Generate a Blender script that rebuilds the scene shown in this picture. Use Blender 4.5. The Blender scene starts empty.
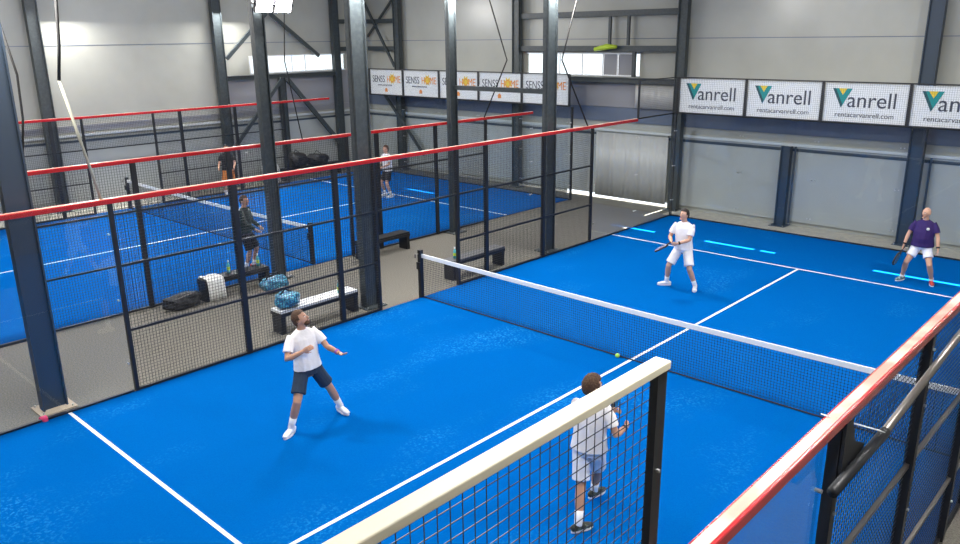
import bpy, bmesh, math, random
from mathutils import Vector, Matrix
random.seed(7)
C = bpy.context.scene.collection
V = Vector
PI = math.pi

# ------------------------------------------------------------------ materials
def mat(name, col, rough=0.6, metal=0.0, noise=None, spec=0.5, coat=0.0, bump=None, emit=None, alpha=None):
    m = bpy.data.materials.new(name); m.use_nodes = True
    nt = m.node_tree; b = nt.nodes['Principled BSDF']
    c = (*col, 1)
    b.inputs['Base Color'].default_value = c
    b.inputs['Roughness'].default_value = rough
    b.inputs['Metallic'].default_value = metal
    b.inputs['Specular IOR Level'].default_value = spec
    b.inputs['Coat Weight'].default_value = coat
    if noise:   # (scale, colour2, lo, hi)
        tc = nt.nodes.new('ShaderNodeTexCoord'); n = nt.nodes.new('ShaderNodeTexNoise')
        n.inputs['Scale'].default_value = noise[0]; n.inputs['Detail'].default_value = 6
        r = nt.nodes.new('ShaderNodeValToRGB')
        r.color_ramp.elements[0].position = noise[2]; r.color_ramp.elements[0].color = c
        r.color_ramp.elements[1].position = noise[3]; r.color_ramp.elements[1].color = (*noise[1], 1)
        nt.links.new(tc.outputs['Object'], n.inputs['Vector']); nt.links.new(n.outputs['Fac'], r.inputs['Fac'])
        nt.links.new(r.outputs['Color'], b.inputs['Base Color'])
    if bump:
        tc = nt.nodes.new('ShaderNodeTexCoord'); n = nt.nodes.new('ShaderNodeTexNoise')
        n.inputs['Scale'].default_value = bump[0]; bp = nt.nodes.new('ShaderNodeBump')
        bp.inputs['Strength'].default_value = bump[1]; bp.inputs['Distance'].default_value = 0.02
        nt.links.new(tc.outputs['Object'], n.inputs['Vector']); nt.links.new(n.outputs['Fac'], bp.inputs['Height'])
        nt.links.new(bp.outputs['Normal'], b.inputs['Normal'])
    if emit:
        b.inputs['Emission Color'].default_value = (*emit[0], 1); b.inputs['Emission Strength'].default_value = emit[1]
    return m

M = {}
M['steel'] = mat('column_paint', (0.04, 0.05, 0.055), 0.4, 0.0, (14, (0.06, 0.072, 0.075), .4, .7))
M['bluesteel'] = mat('blue_steel_paint', (0.032, 0.05, 0.075), 0.45)
M['black'] = mat('black_powder_coat', (0.012, 0.013, 0.016), 0.45)
M['wire'] = mat('black_wire', (0.02, 0.021, 0.026), 0.4)
M['net'] = mat('net_cord', (0.012, 0.014, 0.03), 0.8)
M['red'] = mat('red_rail_paint', (0.52, 0.015, 0.02), 0.22, 0, None, .6, .6)
M['redglare'] = mat('painted_rail_highlight', (0.85, 0.36, 0.27), 0.35, 0, (2.6, (0.9, 0.74, 0.58), .40, .60), .5, .3)  # lamp highlight on the rail tops, put into the colour
M['cream'] = mat('cream_rail', (0.78, 0.71, 0.54), 0.5, 0, (5, (0.7, 0.66, 0.5), .4, .7))
M['bolt'] = mat('zinc_bolt', (0.6, 0.6, 0.6), 0.3, 1.0)
M['galv'] = mat('galvanised_tube', (0.22, 0.2, 0.18), 0.35, 0.6)
M['white'] = mat('white_paint', (0.86, 0.88, 0.9), 0.6)
M['tape'] = mat('white_tape', (0.88, 0.9, 0.9), 0.7)
M['cloth'] = mat('white_shirt', (0.86, 0.83, 0.84), 0.9, bump=(14, .5))
M['clothw'] = mat('white_shorts', (0.8, 0.81, 0.88), 0.9, bump=(14, .5))
M['navy'] = mat('navy_shorts', (0.02, 0.04, 0.075), 0.85, bump=(14, .4))
M['purple'] = mat('purple_shirt', (0.03, 0.012, 0.11), 0.85, bump=(12, .4))
M['darkgreen'] = mat('dark_green_jacket', (0.012, 0.03, 0.024), 0.8)
M['blackcloth'] = mat('black_cloth', (0.01, 0.01, 0.013), 0.85)
M['orange'] = mat('orange_cloth', (0.5, 0.16, 0.04), 0.85)
M['skin'] = mat('skin', (0.62, 0.35, 0.24), 0.55)
M['skin2'] = mat('skin_tan', (0.54, 0.29, 0.19), 0.55)
M['hair'] = mat('brown_hair', (0.06, 0.028, 0.013), 0.75, 0, (60, (0.12, 0.06, 0.03), .4, .7))
M['hairblack'] = mat('black_hair', (0.018, 0.012, 0.01), 0.7)
M['lip'] = mat('lip', (0.4, 0.13, 0.1), 0.5)
M['eyewhite'] = mat('eye_white', (0.8, 0.8, 0.8), 0.3)
M['shoe'] = mat('white_shoe', (0.85, 0.85, 0.88), 0.6)
M['shoeblack'] = mat('black_shoe', (0.02, 0.025, 0.02), 0.6, 0, (18, (0.12, 0.14, 0.1), .55, .6))
M['shoered'] = mat('red_shoe', (0.5, 0.05, 0.04), 0.6)
M['shoegrey'] = mat('grey_shoe', (0.10, 0.16, 0.2), 0.6, 0, (25, (0.35, 0.5, 0.5), .5, .6))
M['teal'] = mat('logo_teal', (0.0, 0.30, 0.30), 0.6)
M['tealdark'] = mat('logo_dark_teal', (0.01, 0.09, 0.11), 0.6)
M['yellow'] = mat('logo_yellow', (0.85, 0.62, 0.05), 0.6)
M['lime'] = mat('lime_plastic', (0.5, 0.65, 0.04), 0.5)
M['orangeink'] = mat('orange_ink', (0.85, 0.3, 0.05), 0.6)
M['ink'] = mat('dark_ink', (0.05, 0.06, 0.09), 0.6)
M['banner'] = mat('banner_vinyl', (0.84, 0.87, 0.88), 0.55)
M['bluebag'] = mat('blue_glitter_bag', (0.01, 0.1, 0.24), 0.4, 0, (32, (0.1, 0.5, 0.62), .5, .62), coat=.4)
M['blackbag'] = mat('black_bag', (0.012, 0.012, 0.014), 0.5, 0, (8, (0.06, 0.06, 0.055), .5, .7))
M['towel'] = mat('white_towel', (0.8, 0.8, 0.78), 0.95, bump=(30, .6))
M['bottle'] = mat('teal_bottle', (0.12, 0.5, 0.55), 0.2, 0)
M['pink'] = mat('pink_cloth', (0.8, 0.06, 0.18), 0.8)
M['ball'] = mat('tennis_ball', (0.45, 0.8, 0.12), 0.9)
M['racketblue'] = mat('racket_face_violet', (0.16, 0.1, 0.32), 0.4, 0, (14, (0.6, 0.6, 0.68), .5, .55))
M['racketdark'] = mat('racket_face_teal', (0.03, 0.18, 0.3), 0.4)
M['grip'] = mat('racket_grip', (0.03, 0.03, 0.03), 0.7)
M['purpleband'] = mat('violet_band', (0.35, 0.12, 0.4), 0.8)
M['rope'] = mat('black_rope', (0.015, 0.014, 0.013), 0.8)
M['tanrope'] = mat('tan_strap', (0.42, 0.40, 0.31), 0.8)
M['benchtop'] = mat('bench_top', (0.75, 0.76, 0.78), 0.4)
M['benchgrey'] = mat('bench_grey_top', (0.1, 0.1, 0.105), 0.5)
M['plate'] = mat('tan_plate', (0.45, 0.36, 0.26), 0.7)
M['housing'] = mat('lamp_housing', (0.03, 0.03, 0.035), 0.5)
M['led'] = mat('led_lens', (1, 1, 1), 0.5, emit=((1, 0.98, 0.94), 25))
M['ledge'] = mat('ledge_sheet', (0.55, 0.58, 0.58), 0.5)
M['band'] = mat('dark_blue_grey', (0.12, 0.15, 0.21), 0.4)
M['purplegrey'] = mat('grey_lining', (0.27, 0.27, 0.285), 0.7)

def mat_turf():
    m = bpy.data.materials.new('blue_turf'); m.use_nodes = True; nt = m.node_tree; b = nt.nodes['Principled BSDF']
    N = nt.nodes.new; L = nt.links.new
    tc = N('ShaderNodeTexCoord')
    big = N('ShaderNodeTexNoise'); big.inputs['Scale'].default_value = 0.55; big.inputs['Detail'].default_value = 5
    fine = N('ShaderNodeTexNoise'); fine.inputs['Scale'].default_value = 28; fine.inputs['Detail'].default_value = 4
    mp = N('ShaderNodeMapping'); mp.inputs['Scale'].default_value = (1, .55, 1)
    L(tc.outputs['Object'], mp.inputs['Vector']); L(mp.outputs['Vector'], big.inputs['Vector']); L(tc.outputs['Object'], fine.inputs['Vector'])
    r1 = N('ShaderNodeValToRGB'); r1.color_ramp.elements[0].position = .54; r1.color_ramp.elements[1].position = .74
    r2 = N('ShaderNodeValToRGB'); r2.color_ramp.elements[0].position = .5; r2.color_ramp.elements[1].position = .66
    L(big.outputs['Fac'], r1.inputs['Fac']); L(fine.outputs['Fac'], r2.inputs['Fac'])
    mu = N('ShaderNodeMath'); mu.operation = 'MULTIPLY'; L(r1.outputs['Color'], mu.inputs[0]); L(r2.outputs['Color'], mu.inputs[1])
    mid = N('ShaderNodeTexNoise'); mid.inputs['Scale'].default_value = 60; L(tc.outputs['Object'], mid.inputs['Vector'])
    base = N('ShaderNodeMix'); base.data_type = 'RGBA'
    base.inputs[6].default_value = (0.0, 0.084, 0.345, 1); base.inputs[7].default_value = (0.0, 0.124, 0.43, 1)
    L(mid.outputs['Fac'], base.inputs[0])
    mx = N('ShaderNodeMix'); mx.data_type = 'RGBA'; L(mu.outputs[0], mx.inputs[0])
    L(base.outputs[2], mx.inputs[6]); mx.inputs[7].default_value = (0.02, 0.24, 0.6, 1)
    L(mx.outputs[2], b.inputs['Base Color']); b.inputs['Roughness'].default_value = 0.95; b.inputs['Specular IOR Level'].default_value = 0.01
    return m
M['turf'] = mat_turf()

def mat_wall(name, col, seam=True):
    m = mat(name, col, 0.27, 0, (1.1, tuple(c * .9 for c in col), .35, .75), .35)
    return m
M['wall'] = mat_wall('cladding_panels', (0.42, 0.42, 0.375))
M['wall_low'] = mat_wall('lower_wall_panels', (0.40, 0.42, 0.40))
M['floor'] = mat('grey_carpet', (0.11, 0.105, 0.09), 0.9, 0, (45, (0.21, 0.195, 0.165), .35, .65), .2)
M['floorpale'] = mat('pale_screed', (0.5, 0.46, 0.38), 0.8, 0, (6, (0.4, 0.38, 0.33), .4, .7), .2)
M['ceiling'] = mat('ceiling_sheet', (0.6, 0.6, 0.6), 0.7)

def mat_glass(name='clear_glass', tint=(0.96, 0.975, 0.985)):
    m = bpy.data.materials.new(name); m.use_nodes = True; nt = m.node_tree
    nt.nodes.remove(nt.nodes['Principled BSDF'])
    out = nt.nodes['Material Output']
    t = nt.nodes.new('ShaderNodeBsdfTransparent'); t.inputs[0].default_value = (*tint, 1)
    g = nt.nodes.new('ShaderNodeBsdfGlossy'); g.inputs['Roughness'].default_value = 0.015
    f = nt.nodes.new('ShaderNodeFresnel'); ge = nt.nodes.new('ShaderNodeNewGeometry'); mr = nt.nodes.new('ShaderNodeMapRange')
    mr.inputs['To Min'].default_value = 1.36; mr.inputs['To Max'].default_value = 1/1.36
    nt.links.new(ge.outputs['Backfacing'], mr.inputs['Value']); nt.links.new(mr.outputs['Result'], f.inputs[0])
    mx = nt.nodes.new('ShaderNodeMixShader')
    nt.links.new(f.outputs[0], mx.inputs[0]); nt.links.new(t.outputs[0], mx.inputs[1]); nt.links.new(g.outputs[0], mx.inputs[2])
    nt.links.new(mx.outputs[0], out.inputs['Surface'])
    return m
M['glass'] = mat_glass()
M['frost'] = mat('translucent_panel', (0.85, 0.9, 0.9), 0.5)
M['frost'].node_tree.nodes['Principled BSDF'].inputs['Transmission Weight'].default_value = 0.85
M['curtain'] = mat('silver_sheet', (0.46, 0.46, 0.44), 0.42, 0.0, bump=(2.2, 1.0))

# ------------------------------------------------------------------ mesh helpers
class MB:
    def __init__(s): s.v = []; s.f = []
    def box(s, a, b):
        (x0, y0, z0), (x1, y1, z1) = a, b; n = len(s.v)
        s.v += [(x0,y0,z0),(x1,y0,z0),(x1,y1,z0),(x0,y1,z0),(x0,y0,z1),(x1,y0,z1),(x1,y1,z1),(x0,y1,z1)]
        s.f += [tuple(n+i for i in q) for q in ((0,3,2,1),(4,5,6,7),(0,1,5,4),(1,2,6,5),(2,3,7,6),(3,0,4,7))]
        return s
    def bar(s, p, q, w, h, up=(0,0,1)):
        p, q = V(p), V(q); d = (q-p).normalized(); u = V(up)
        if abs(d.dot(u)) > .98: u = V((0,1,0))
        r = d.cross(u).normalized(); u = r.cross(d); n = len(s.v)
        for c in (p, q):
            for a, b in ((-1,-1),(1,-1),(1,1),(-1,1)): s.v.append(tuple(c + r*a*w/2 + u*b*h/2))
        s.f += [tuple(n+i for i in k) for k in ((3,2,1,0),(4,5,6,7),(0,1,5,4),(1,2,6,5),(2,3,7,6),(3,0,4,7))]
        return s
    def tube(s, pts, r, seg=10, cap=True):
        pts = [V(p) for p in pts]; rr = r if isinstance(r, (list, tuple)) else [r]*len(pts)
        n0 = len(s.v); u = None
        for i, p in enumerate(pts):
            d = (pts[min(i+1, len(pts)-1)] - pts[max(i-1, 0)]).normalized()
            if u is None: u = d.orthogonal().normalized()
            u = (u - d*u.dot(d)).normalized(); w = d.cross(u)
            for k in range(seg):
                a = 2*PI*k/seg; s.v.append(tuple(p + (u*math.cos(a)+w*math.sin(a))*rr[i]))
        for i in range(len(pts)-1):
            for k in range(seg):
                a = n0+i*seg+k; b = n0+i*seg+(k+1) % seg; s.f.append((a, b, b+seg, a+seg))
        if cap:
            s.f.append(tuple(n0+k for k in reversed(range(seg)))); e = n0+(len(pts)-1)*seg; s.f.append(tuple(e+k for k in range(seg)))
        return s
    def prism(s, poly, o, ux, uy, t):          # polygon extruded along ux x uy by t
        o, ux, uy = V(o), V(ux), V(uy); nz = ux.cross(uy).normalized(); n = len(s.v); k = len(poly)
        for dz in (0, t):
            for a, b in poly: s.v.append(tuple(o+ux*a+uy*b+nz*dz))
        s.f.append(tuple(n+i for i in reversed(range(k)))); s.f.append(tuple(n+k+i for i in range(k)))
        for i in range(k): j = (i+1) % k; s.f.append((n+i, n+j, n+k+j, n+k+i))
        return s
    def build(s, name, m, parent=None, smooth=False, bevel=0):
        me = bpy.data.meshes.new(name); me.from_pydata(s.v, [], s.f); me.update()
        me.materials.append(m if not isinstance(m, str) else M[m])
        if smooth:
            for p in me.polygons: p.use_smooth = True
        o = bpy.data.objects.new(name, me); C.objects.link(o)
        if parent: o.parent = parent
        if bevel:
            b = o.modifiers.new('bevel', 'BEVEL'); b.width = bevel; b.segments = 2; b.limit_method = 'ANGLE'
        return o
def tag(o, label=None, cat=None, group=None, kind=None):
    if label: o['label'] = label
    if cat: o['category'] = cat
    if group: o['group'] = group
    if kind: o['kind'] = kind
    return o
def empty(name, loc=(0,0,0), rz=0, label=None, cat=None, group=None):
    o = bpy.data.objects.new(name, None); C.objects.link(o); o.location = loc; o.rotation_euler.z = rz
    return tag(o, label, cat, group)
def copy_tree(o, parent=None):
    c = o.copy(); C.objects.link(c); c.parent = parent
    for ch in [x for x in KIDS(o)]: copy_tree(ch, c)
    return c
def KIDS(o): return [x for x in C.objects if x.parent == o]
def text(name, s, size, loc, rot, m, parent, ext=.002, sx=1.0, align='LEFT'):
    cu = bpy.data.curves.new(name, 'FONT'); cu.body = s; cu.size = size; cu.extrude = ext; cu.align_x = align
    t = bpy.data.objects.new(name, cu); C.objects.link(t); bpy.context.view_layer.update()
    me = bpy.data.meshes.new_from_object(t.evaluated_get(bpy.context.evaluated_depsgraph_get()))
    bpy.data.objects.remove(t); me.materials.clear(); me.materials.append(M[m])
    o = bpy.data.objects.new(name, me); C.objects.link(o); o.location = loc; o.rotation_euler = rot; o.scale = (sx, 1, 1); o.parent = parent
    return o

# ------------------------------------------------------------------ the hall
WX0, WX1, WY0, WY1, ZC = -15.0, 14.0, -14.0, 11.1, 9.0
def struct(o): o['kind'] = 'structure'; return o
struct(MB().box((WX0-.2, WY0-.2, -.2), (WX1+.2, WY1+.2, 0)).build('floor', 'floor'))
struct(MB().box((WX0, WY0, ZC), (WX1, WY1, ZC+.1)).build('ceiling', 'ceiling'))

def wall_holes(name, axis, pos, a0, a1, z0, z1, holes, m, th=.04):
    """sheet wall; holes are (a0,a1,z0,z1); built as a grid of cells in one mesh"""
    xs = sorted({a0, a1, *[h[0] for h in holes], *[h[1] for h in holes]}); zs = sorted({z0, z1, *[h[2] for h in holes], *[h[3] for h in holes]})
    mb = MB()
    for i in range(len(xs)-1):
        for j in range(len(zs)-1):
            cx, cz = (xs[i]+xs[i+1])/2, (zs[j]+zs[j+1])/2
            if any(h[0] < cx < h[1] and h[2] < cz < h[3] for h in holes): continue
            if axis == 'y': mb.box((xs[i], pos, zs[j]), (xs[i+1], pos+th, zs[j+1]))
            else: mb.box((pos-th, xs[i], zs[j]), (pos, xs[i+1], zs[j+1]))
    return struct(mb.build(name, m))
hidden_slits = [(-9.2, -7.9), (-5.4, -3.95), (-.25, .72), (2.2, 3.52), (3.68, 4.05), (6.3, 8.6)]  # unseen slits added behind the banners to lay sun strips on the turf
SZ0, SZ1 = 3.32, 3.46
holes = [(a, b, SZ0, SZ1) for a, b in hidden_slits] + [(-6.35, -1.95, 3.92, 4.6), (-4.6, -.55, 0, .12), (-.66, -.60, .5, 1.6)]
wall_holes('wall_back', 'y', WY1, WX0, WX1, 0, ZC, holes, 'wall', .03)
wall_holes('wall_left', 'x', WX0, WY0, WY1, 0, ZC, [(5.6, 9.9, 3.95, 4.55)], 'wall')
struct(MB().box((WX1, WY0, 0), (WX1+.05, WY1, ZC)).build('wall_right', 'wall'))
struct(MB().box((WX0, WY0-.05, 0), (WX1, WY0, ZC)).build('wall_front', 'wall'))
# lower wainscot, ledge, dark blue-grey band
def low_panels(name, axis, segs):
    mb = MB()
    for a, b in segs:
        if axis == 'y': mb.box((a, WY1-.06, .13), (b, WY1-.005, 2.2))
        else: mb.box((WX0+.005, a, 0), (WX0+.06, b, 2.2))
    o = mb.build(name, 'wall_low'); return struct(o)
low_panels('trim_1', 'y', [(-15, -.8), (-.5, 14)]); low_panels('trim_2', 'x', [(-14, 11.0)])
struct(MB().box((-15, WY1-.12, 2.2), (14, WY1-.002, 2.27)).build('trim_3', 'ledge'))
struct(MB().box((WX0+.002, -14, 2.28), (WX0+.12, 11, 2.35)).build('trim_4', 'ledge'))
struct(MB().box((-15, WY1-.05, 2.50), (14, WY1-.002, 2.95)).build('trim_5', 'band'))
struct(MB().box((WX0+.002, -14, 2.42), (WX0+.05, 11, 2.62)).build('trim_6', 'purplegrey'))
struct(MB().box((-15, WY1-.075, 2.06), (14, WY1-.058, 2.14)).build('trim_7', 'bluesteel'))
struct(MB().box((WX0+.06, -14, 2.10), (WX0+.08, 11, 2.17)).build('trim_8', 'bluesteel'))
struct(MB().box((-.3, 10.07, 0), (14, WY1-.01, .012)).build('trim_14', 'floorpale'))
struct(MB().box((-6.1, WY1-.03, 2.96), (-.5, WY1-.003, 3.84)).build('trim_9', 'purplegrey'))
struct(MB().box((WX0+.003, 4.4, 2.63), (WX0+.03, 11, 3.9)).build('trim_10', 'purplegrey'))
# panel seams in the cladding
struct(MB().box((-15, WY1-.008, 5.02), (14, WY1-.001, 5.04)).build('trim_11', 'band'))
struct(MB().box((WX0+.001, -14, 5.02), (WX0+.008, 11, 5.04)).build('trim_12', 'band'))
struct(MB().box((WX0+.08, -14, -.0), (-13.75, 2.2, .012)).build('trim_13', 'floorpale'))
# window bands
def window(name, panes, rim):
    w = empty(name); struct(w)
    for a, b, m in panes: MB().box(a, b).build('pane', m, w)
    for a, b in rim: MB().box(a, b).build('window_frame', 'white', w)
    return w
zz = (3.94, 4.58)
window('window_1', [((x, WY1+.005, 3.94), (x2, WY1+.02, 4.58), m) for x, x2, m in ((-6.33, -5.0, 'frost'), (-4.97, -4.1, 'frost'), (-4.07, -3.3, 'frost'), (-3.27, -2.75, 'purplegrey'), (-2.72, -2.15, 'purplegrey'), (-2.1, -1.97, 'frost'))],
       [((-6.38, WY1-.05, 4.57), (-1.93, WY1, 4.62)), ((-6.38, WY1-.05, 3.9), (-1.93, WY1, 3.94))] + [((x, WY1-.04, 3.94), (x+.03, WY1, 4.57)) for x in (-5.0, -4.1, -3.3, -2.75)])
window('window_2', [((WX0-.03, y, 3.97), (WX0-.015, y2, 4.53), 'frost') for y, y2 in ((5.62, 7.4), (7.43, 8.0), (8.03, 9.3), (9.33, 9.88))],
       [((WX0, 5.58, 4.53), (WX0+.05, 9.92, 4.57)), ((WX0, 5.58, 3.92), (WX0+.05, 9.92, 3.97))] + [((WX0, y, 3.97), (WX0+.04, y+.03, 4.53)) for y in (5.59, 7.4, 8.0, 9.3)])

# columns : I-sections, web along the given axis
def column(x, y, label, web='y', w=.17, d=.34, z1=ZC, m='steel', base=True, name='steel_column', group='hall columns'):
    t = empty(name, (x, y, 0), 0, label, 'column', group)
    mb = MB(); ft = .025
    if web == 'y': mb.box((-w/2, -d/2, .02), (w/2, -d/2+ft, z1)); mb.box((-w/2, d/2-ft, .02), (w/2, d/2, z1)); mb.box((w/2-.06, -d/2, .02), (w/2-.045, d/2, z1)); 
    else: mb.box((-d/2, -w/2, .02), (-d/2+ft, w/2, z1)); mb.box((d/2-ft, -w/2, .02), (d/2, w/2, z1)); mb.box((-d/2, -w/2+.045, .02), (d/2, -w/2+.06, z1))
    mb.build('shaft', m, t)
    if base:
        MB().box((-.22, -.25, .0), (.22, .25, .02)).build('base_plate', 'plate' if y < -5 and x > -1 else m, t)
        for sx in (-1, 1):
            for sy in (-1, 1): MB().tube([(sx*.17, sy*.2, .02), (sx*.17, sy*.2, .05)], .016, 6).build('anchor_bolt', 'bolt', t)
    return t
cA = column(-.4, -7.02, 'thick dark blue-grey steel column at the left edge, nearest the camera', m='bluesteel')
column(-.43, -1.02, 'dark grey steel column by the white-topped bench at the court gate')
column(-.36, 4.62, 'dark grey steel column behind the far mesh bays of the near court')
column(-3.5, -1.12, 'dark grey steel column beside the blue sparkly bag on the carpet', w=.15, d=.27)
column(-3.5, 4.50, 'slim dark grey column carrying the left end of the corridor crossbeam', w=.15, d=.26)
column(-.40, 10.85, 'dark steel column at the back corner left of the first green-logo banner', 'x', .2, .3)
column(6.1, 10.85, 'dark blue-grey steel column behind the bald man in the purple shirt', 'x', .2, .34, m='bluesteel')
column(-6.65, 10.85, 'steel column carrying the left ends of the rails above the back wall panes', 'x', .2, .3)
column(-12.75, 10.85, 'steel column on the back wall above the leftmost yellow-sun banner', 'x', .2, .3)
column(-14.75, -1.6, 'steel column on the left wall, nearest the camera of the wall columns', 'y', .2, .34)
column(-14.75, 4.3, 'steel column on the left wall at the left foot of the chevron braces', 'y', .2, .34)
column(-14.75, 9.35, 'steel column on the left wall right of the glowing panes', 'y', .2, .3)
column(-14.75, 6.75, 'short steel post under the middle of the left wall beam', 'y', .16, .26, z1=3.8, name='beam_post', group='beam posts')
column(2.9, 10.9, 'short dark blue post on the back wall between two glass seams', 'x', .18, .26, z1=2.2, m='bluesteel', name='wall_post', group='wall posts')
MB().tube([(3.12, 10.95, 0.1), (3.12, 10.95, 2.2)], .025, 8).build('drain_pipe', 'bluesteel')
tag(bpy.data.objects['drain_pipe'], 'thin dark pipe right beside the short blue wall post', 'pipe')
MB().tube([(6.42, 10.95, 0.1), (6.42, 10.95, 2.2)], .025, 8).build('drain_pipe', 'bluesteel')
tag(bpy.data.objects['drain_pipe.001'], 'thin dark pipe beside the column behind the bald man', 'pipe')

# beams, girts and braces
def beam(name, p, q, w, h, label, cat='beam', m='steel', group=None, I=False):
    mb = MB(); p, q = V(p), V(q)
    if I:
        d = V((0, 0, h/2-.01)); mb.bar(p+d, q+d, w, .02); mb.bar(p-d, q-d, w, .02); mb.bar(p, q, .02, h-.02)
    else: mb.bar(p, q, w, h)
    return tag(mb.build(name, m), label, cat, group)
beam('steel_beam', (-14.72, 4.5, 3.82), (-14.72, 9.2, 3.82), .2, .16, 'dark beam along the left wall under the glowing panes', I=True)
beam('steel_beam', (-6.53, 10.88, 3.8), (-.55, 10.88, 3.8), .2, .16, 'dark beam along the back wall under the glowing panes', I=True)
for z, l in ((5.78, 'upper'), (4.74, 'lower')):
    beam('wall_rail', (-6.53, 10.9, z), (-.55, 10.9, z), .12, .17, f'{l} of the two dark horizontal rails above the back wall panes', 'rail', group='rails above the back wall panes')
    beam('wall_rail', (-14.6, 10.9, z), (-12.9, 10.9, z), .12, .16, f'{l} short rail on the back wall in the left corner', 'rail', group='corner rails')
    beam('wall_rail', (-14.8, 9.52, z), (-14.8, 10.8, z), .12, .16, f'{l} short rail on the left wall beside the corner', 'rail', group='corner rails')
for x, l in ((-2.95, 'left'), (-2.28, 'right')):
    beam('rail_stub', (x, 10.92, 4.84), (x, 10.92, 5.69), .08, .08, f'{l} of two short dark uprights between the back wall rails', 'post', group='uprights between the back wall rails')
beam('rail_stub', (-1.98-.06, 10.92, 3.9), (-1.98-.06, 10.92, 4.66), .1, .1, 'short dark upright at the right end of the back wall panes', 'post')
beam('brace_bar', (-14.72, 6.3, 6.05), (-14.72, 4.55, 4.5), .08, .13, 'upper left diagonal brace on the left wall, below the floodlights', 'brace', group='chevron braces on the left wall')
beam('brace_bar', (-14.72, 6.45, 6.05), (-14.72, 8.5, 4.5), .08, .13, 'upper right diagonal brace on the left wall, ending at the glowing panes', 'brace', group='chevron braces on the left wall')
beam('brace_bar', (-14.6, 6.65, 3.7), (-14.6, 4.45, 1.4), .08, .13, 'lower left diagonal brace below the beam on the left wall', 'brace', group='chevron braces on the left wall')
beam('brace_bar', (-14.6, 6.9, 3.7), (-14.6, 9.25, 1.0), .1, .16, 'lower right diagonal brace, the longest below the left wall beam', 'brace', group='chevron braces on the left wall')
beam('brace_bar', (-14.7, 10.8, 6.6), (-12.95, 10.8, 4.05), .06, .1, 'steep diagonal brace crossing both corner rails', 'brace', group='corner braces')
beam('brace_bar', (-12.95, 10.95, 6.7), (-14.7, 10.95, 5.2), .06, .08, 'back diagonal brace rising towards the right in the corner', 'brace', group='corner braces')
beam('brace_bar', (-13.9, 10.75, 3.3), (-11.35, 10.75, .7), .06, .12, 'diagonal lattice brace below the leftmost yellow-sun banner', 'brace')
beam('cross_beam', (-3.42, 4.55, 3.88), (-.46, 4.6, 3.88), .1, .11, 'dark crossbeam spanning the corridor in front of the yellow-sun banners', 'beam')
tag(MB().tube([(-3.35, 10.7, 4.72), (-2.9, 10.68, 4.80), (-2.55, 10.7, 4.8)], [.06, .09, .05], 8).build('cable_roll', 'lime', smooth=True), 'bright yellow-green roll resting on the lower back wall rail', 'roll')
# silver sheets
def sheet(name, x0, x1, z0, z1, y, label, n=90, amp=.018):
    mb = MB()
    for i in range(n+1):
        x = x0+(x1-x0)*i/n; yy = y+amp*math.sin(i*.9)*(.6+.4*math.sin(i*.37))
        mb.v += [(x, yy, z0), (x, yy, z1)]
    for i in range(n): mb.f.append((2*i, 2*i+2, 2*i+3, 2*i+1))
    o = mb.build(name, 'curtain', smooth=True); s = o.modifiers.new('t', 'SOLIDIFY'); s.thickness = .004
    return tag(o, label, 'sheet')
sheet('plastic_sheet', -3.35, -.72, .1, 2.15, 10.94, 'wrinkled silver plastic sheet hanging behind the corner glass')
sheet('plastic_sheet', -1.95, -.6, 2.98, 3.7, 10.92, 'short wrinkled silver sheet left of the first green-logo banner', 40)

# ------------------------------------------------------------------ courts
def court(cx, label, xr=5.0):
    t = tag(MB().box((cx-xr, -10, .0), (cx+xr, 10, .022)).build('turf_court', 'turf'), label, 'court floor', None, 'structure')
    def ln(a, b, name='painted_line'): MB().box((a[0], a[1], .0215), (b[0], b[1], .026)).build(name, 'white', t)
    w = .025
    ln((cx-w, -6.95), (cx+w, 6.95)); ln((cx-xr, 6.95-w), (cx+xr, 6.95+w)); ln((cx-xr, -6.95-w), (cx+xr, -6.95+w))
    return t
court(5, 'bright blue turf court of the four players'); court(-8.7, 'bright blue turf court beyond the corridor', 4.95)

def wires(name, parent, axis, pos, a0, a1, z0, z1, sp=.05, t=.0045, m='wire'):
    mb = MB(); h = t/2
    n = max(1, round((a1-a0)/sp)); nz = max(1, round((z1-z0)/sp))
    for i in range(1, n):
        a = a0+(a1-a0)*i/n
        if axis == 'x': mb.box((pos-h, a-h, z0), (pos+h, a+h, z1))
        else: mb.box((a-h, pos-h, z0), (a+h, pos+h, z1))
    for j in range(1, nz):
        z = z0+(z1-z0)*j/nz
        if axis == 'x': mb.box((pos+h, a0, z-h), (pos+h+t, a1, z+h))
        else: mb.box((a0, pos-h-t, z-h), (a1, pos-h, z+h))
    return mb.build(name, m, parent)

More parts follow.
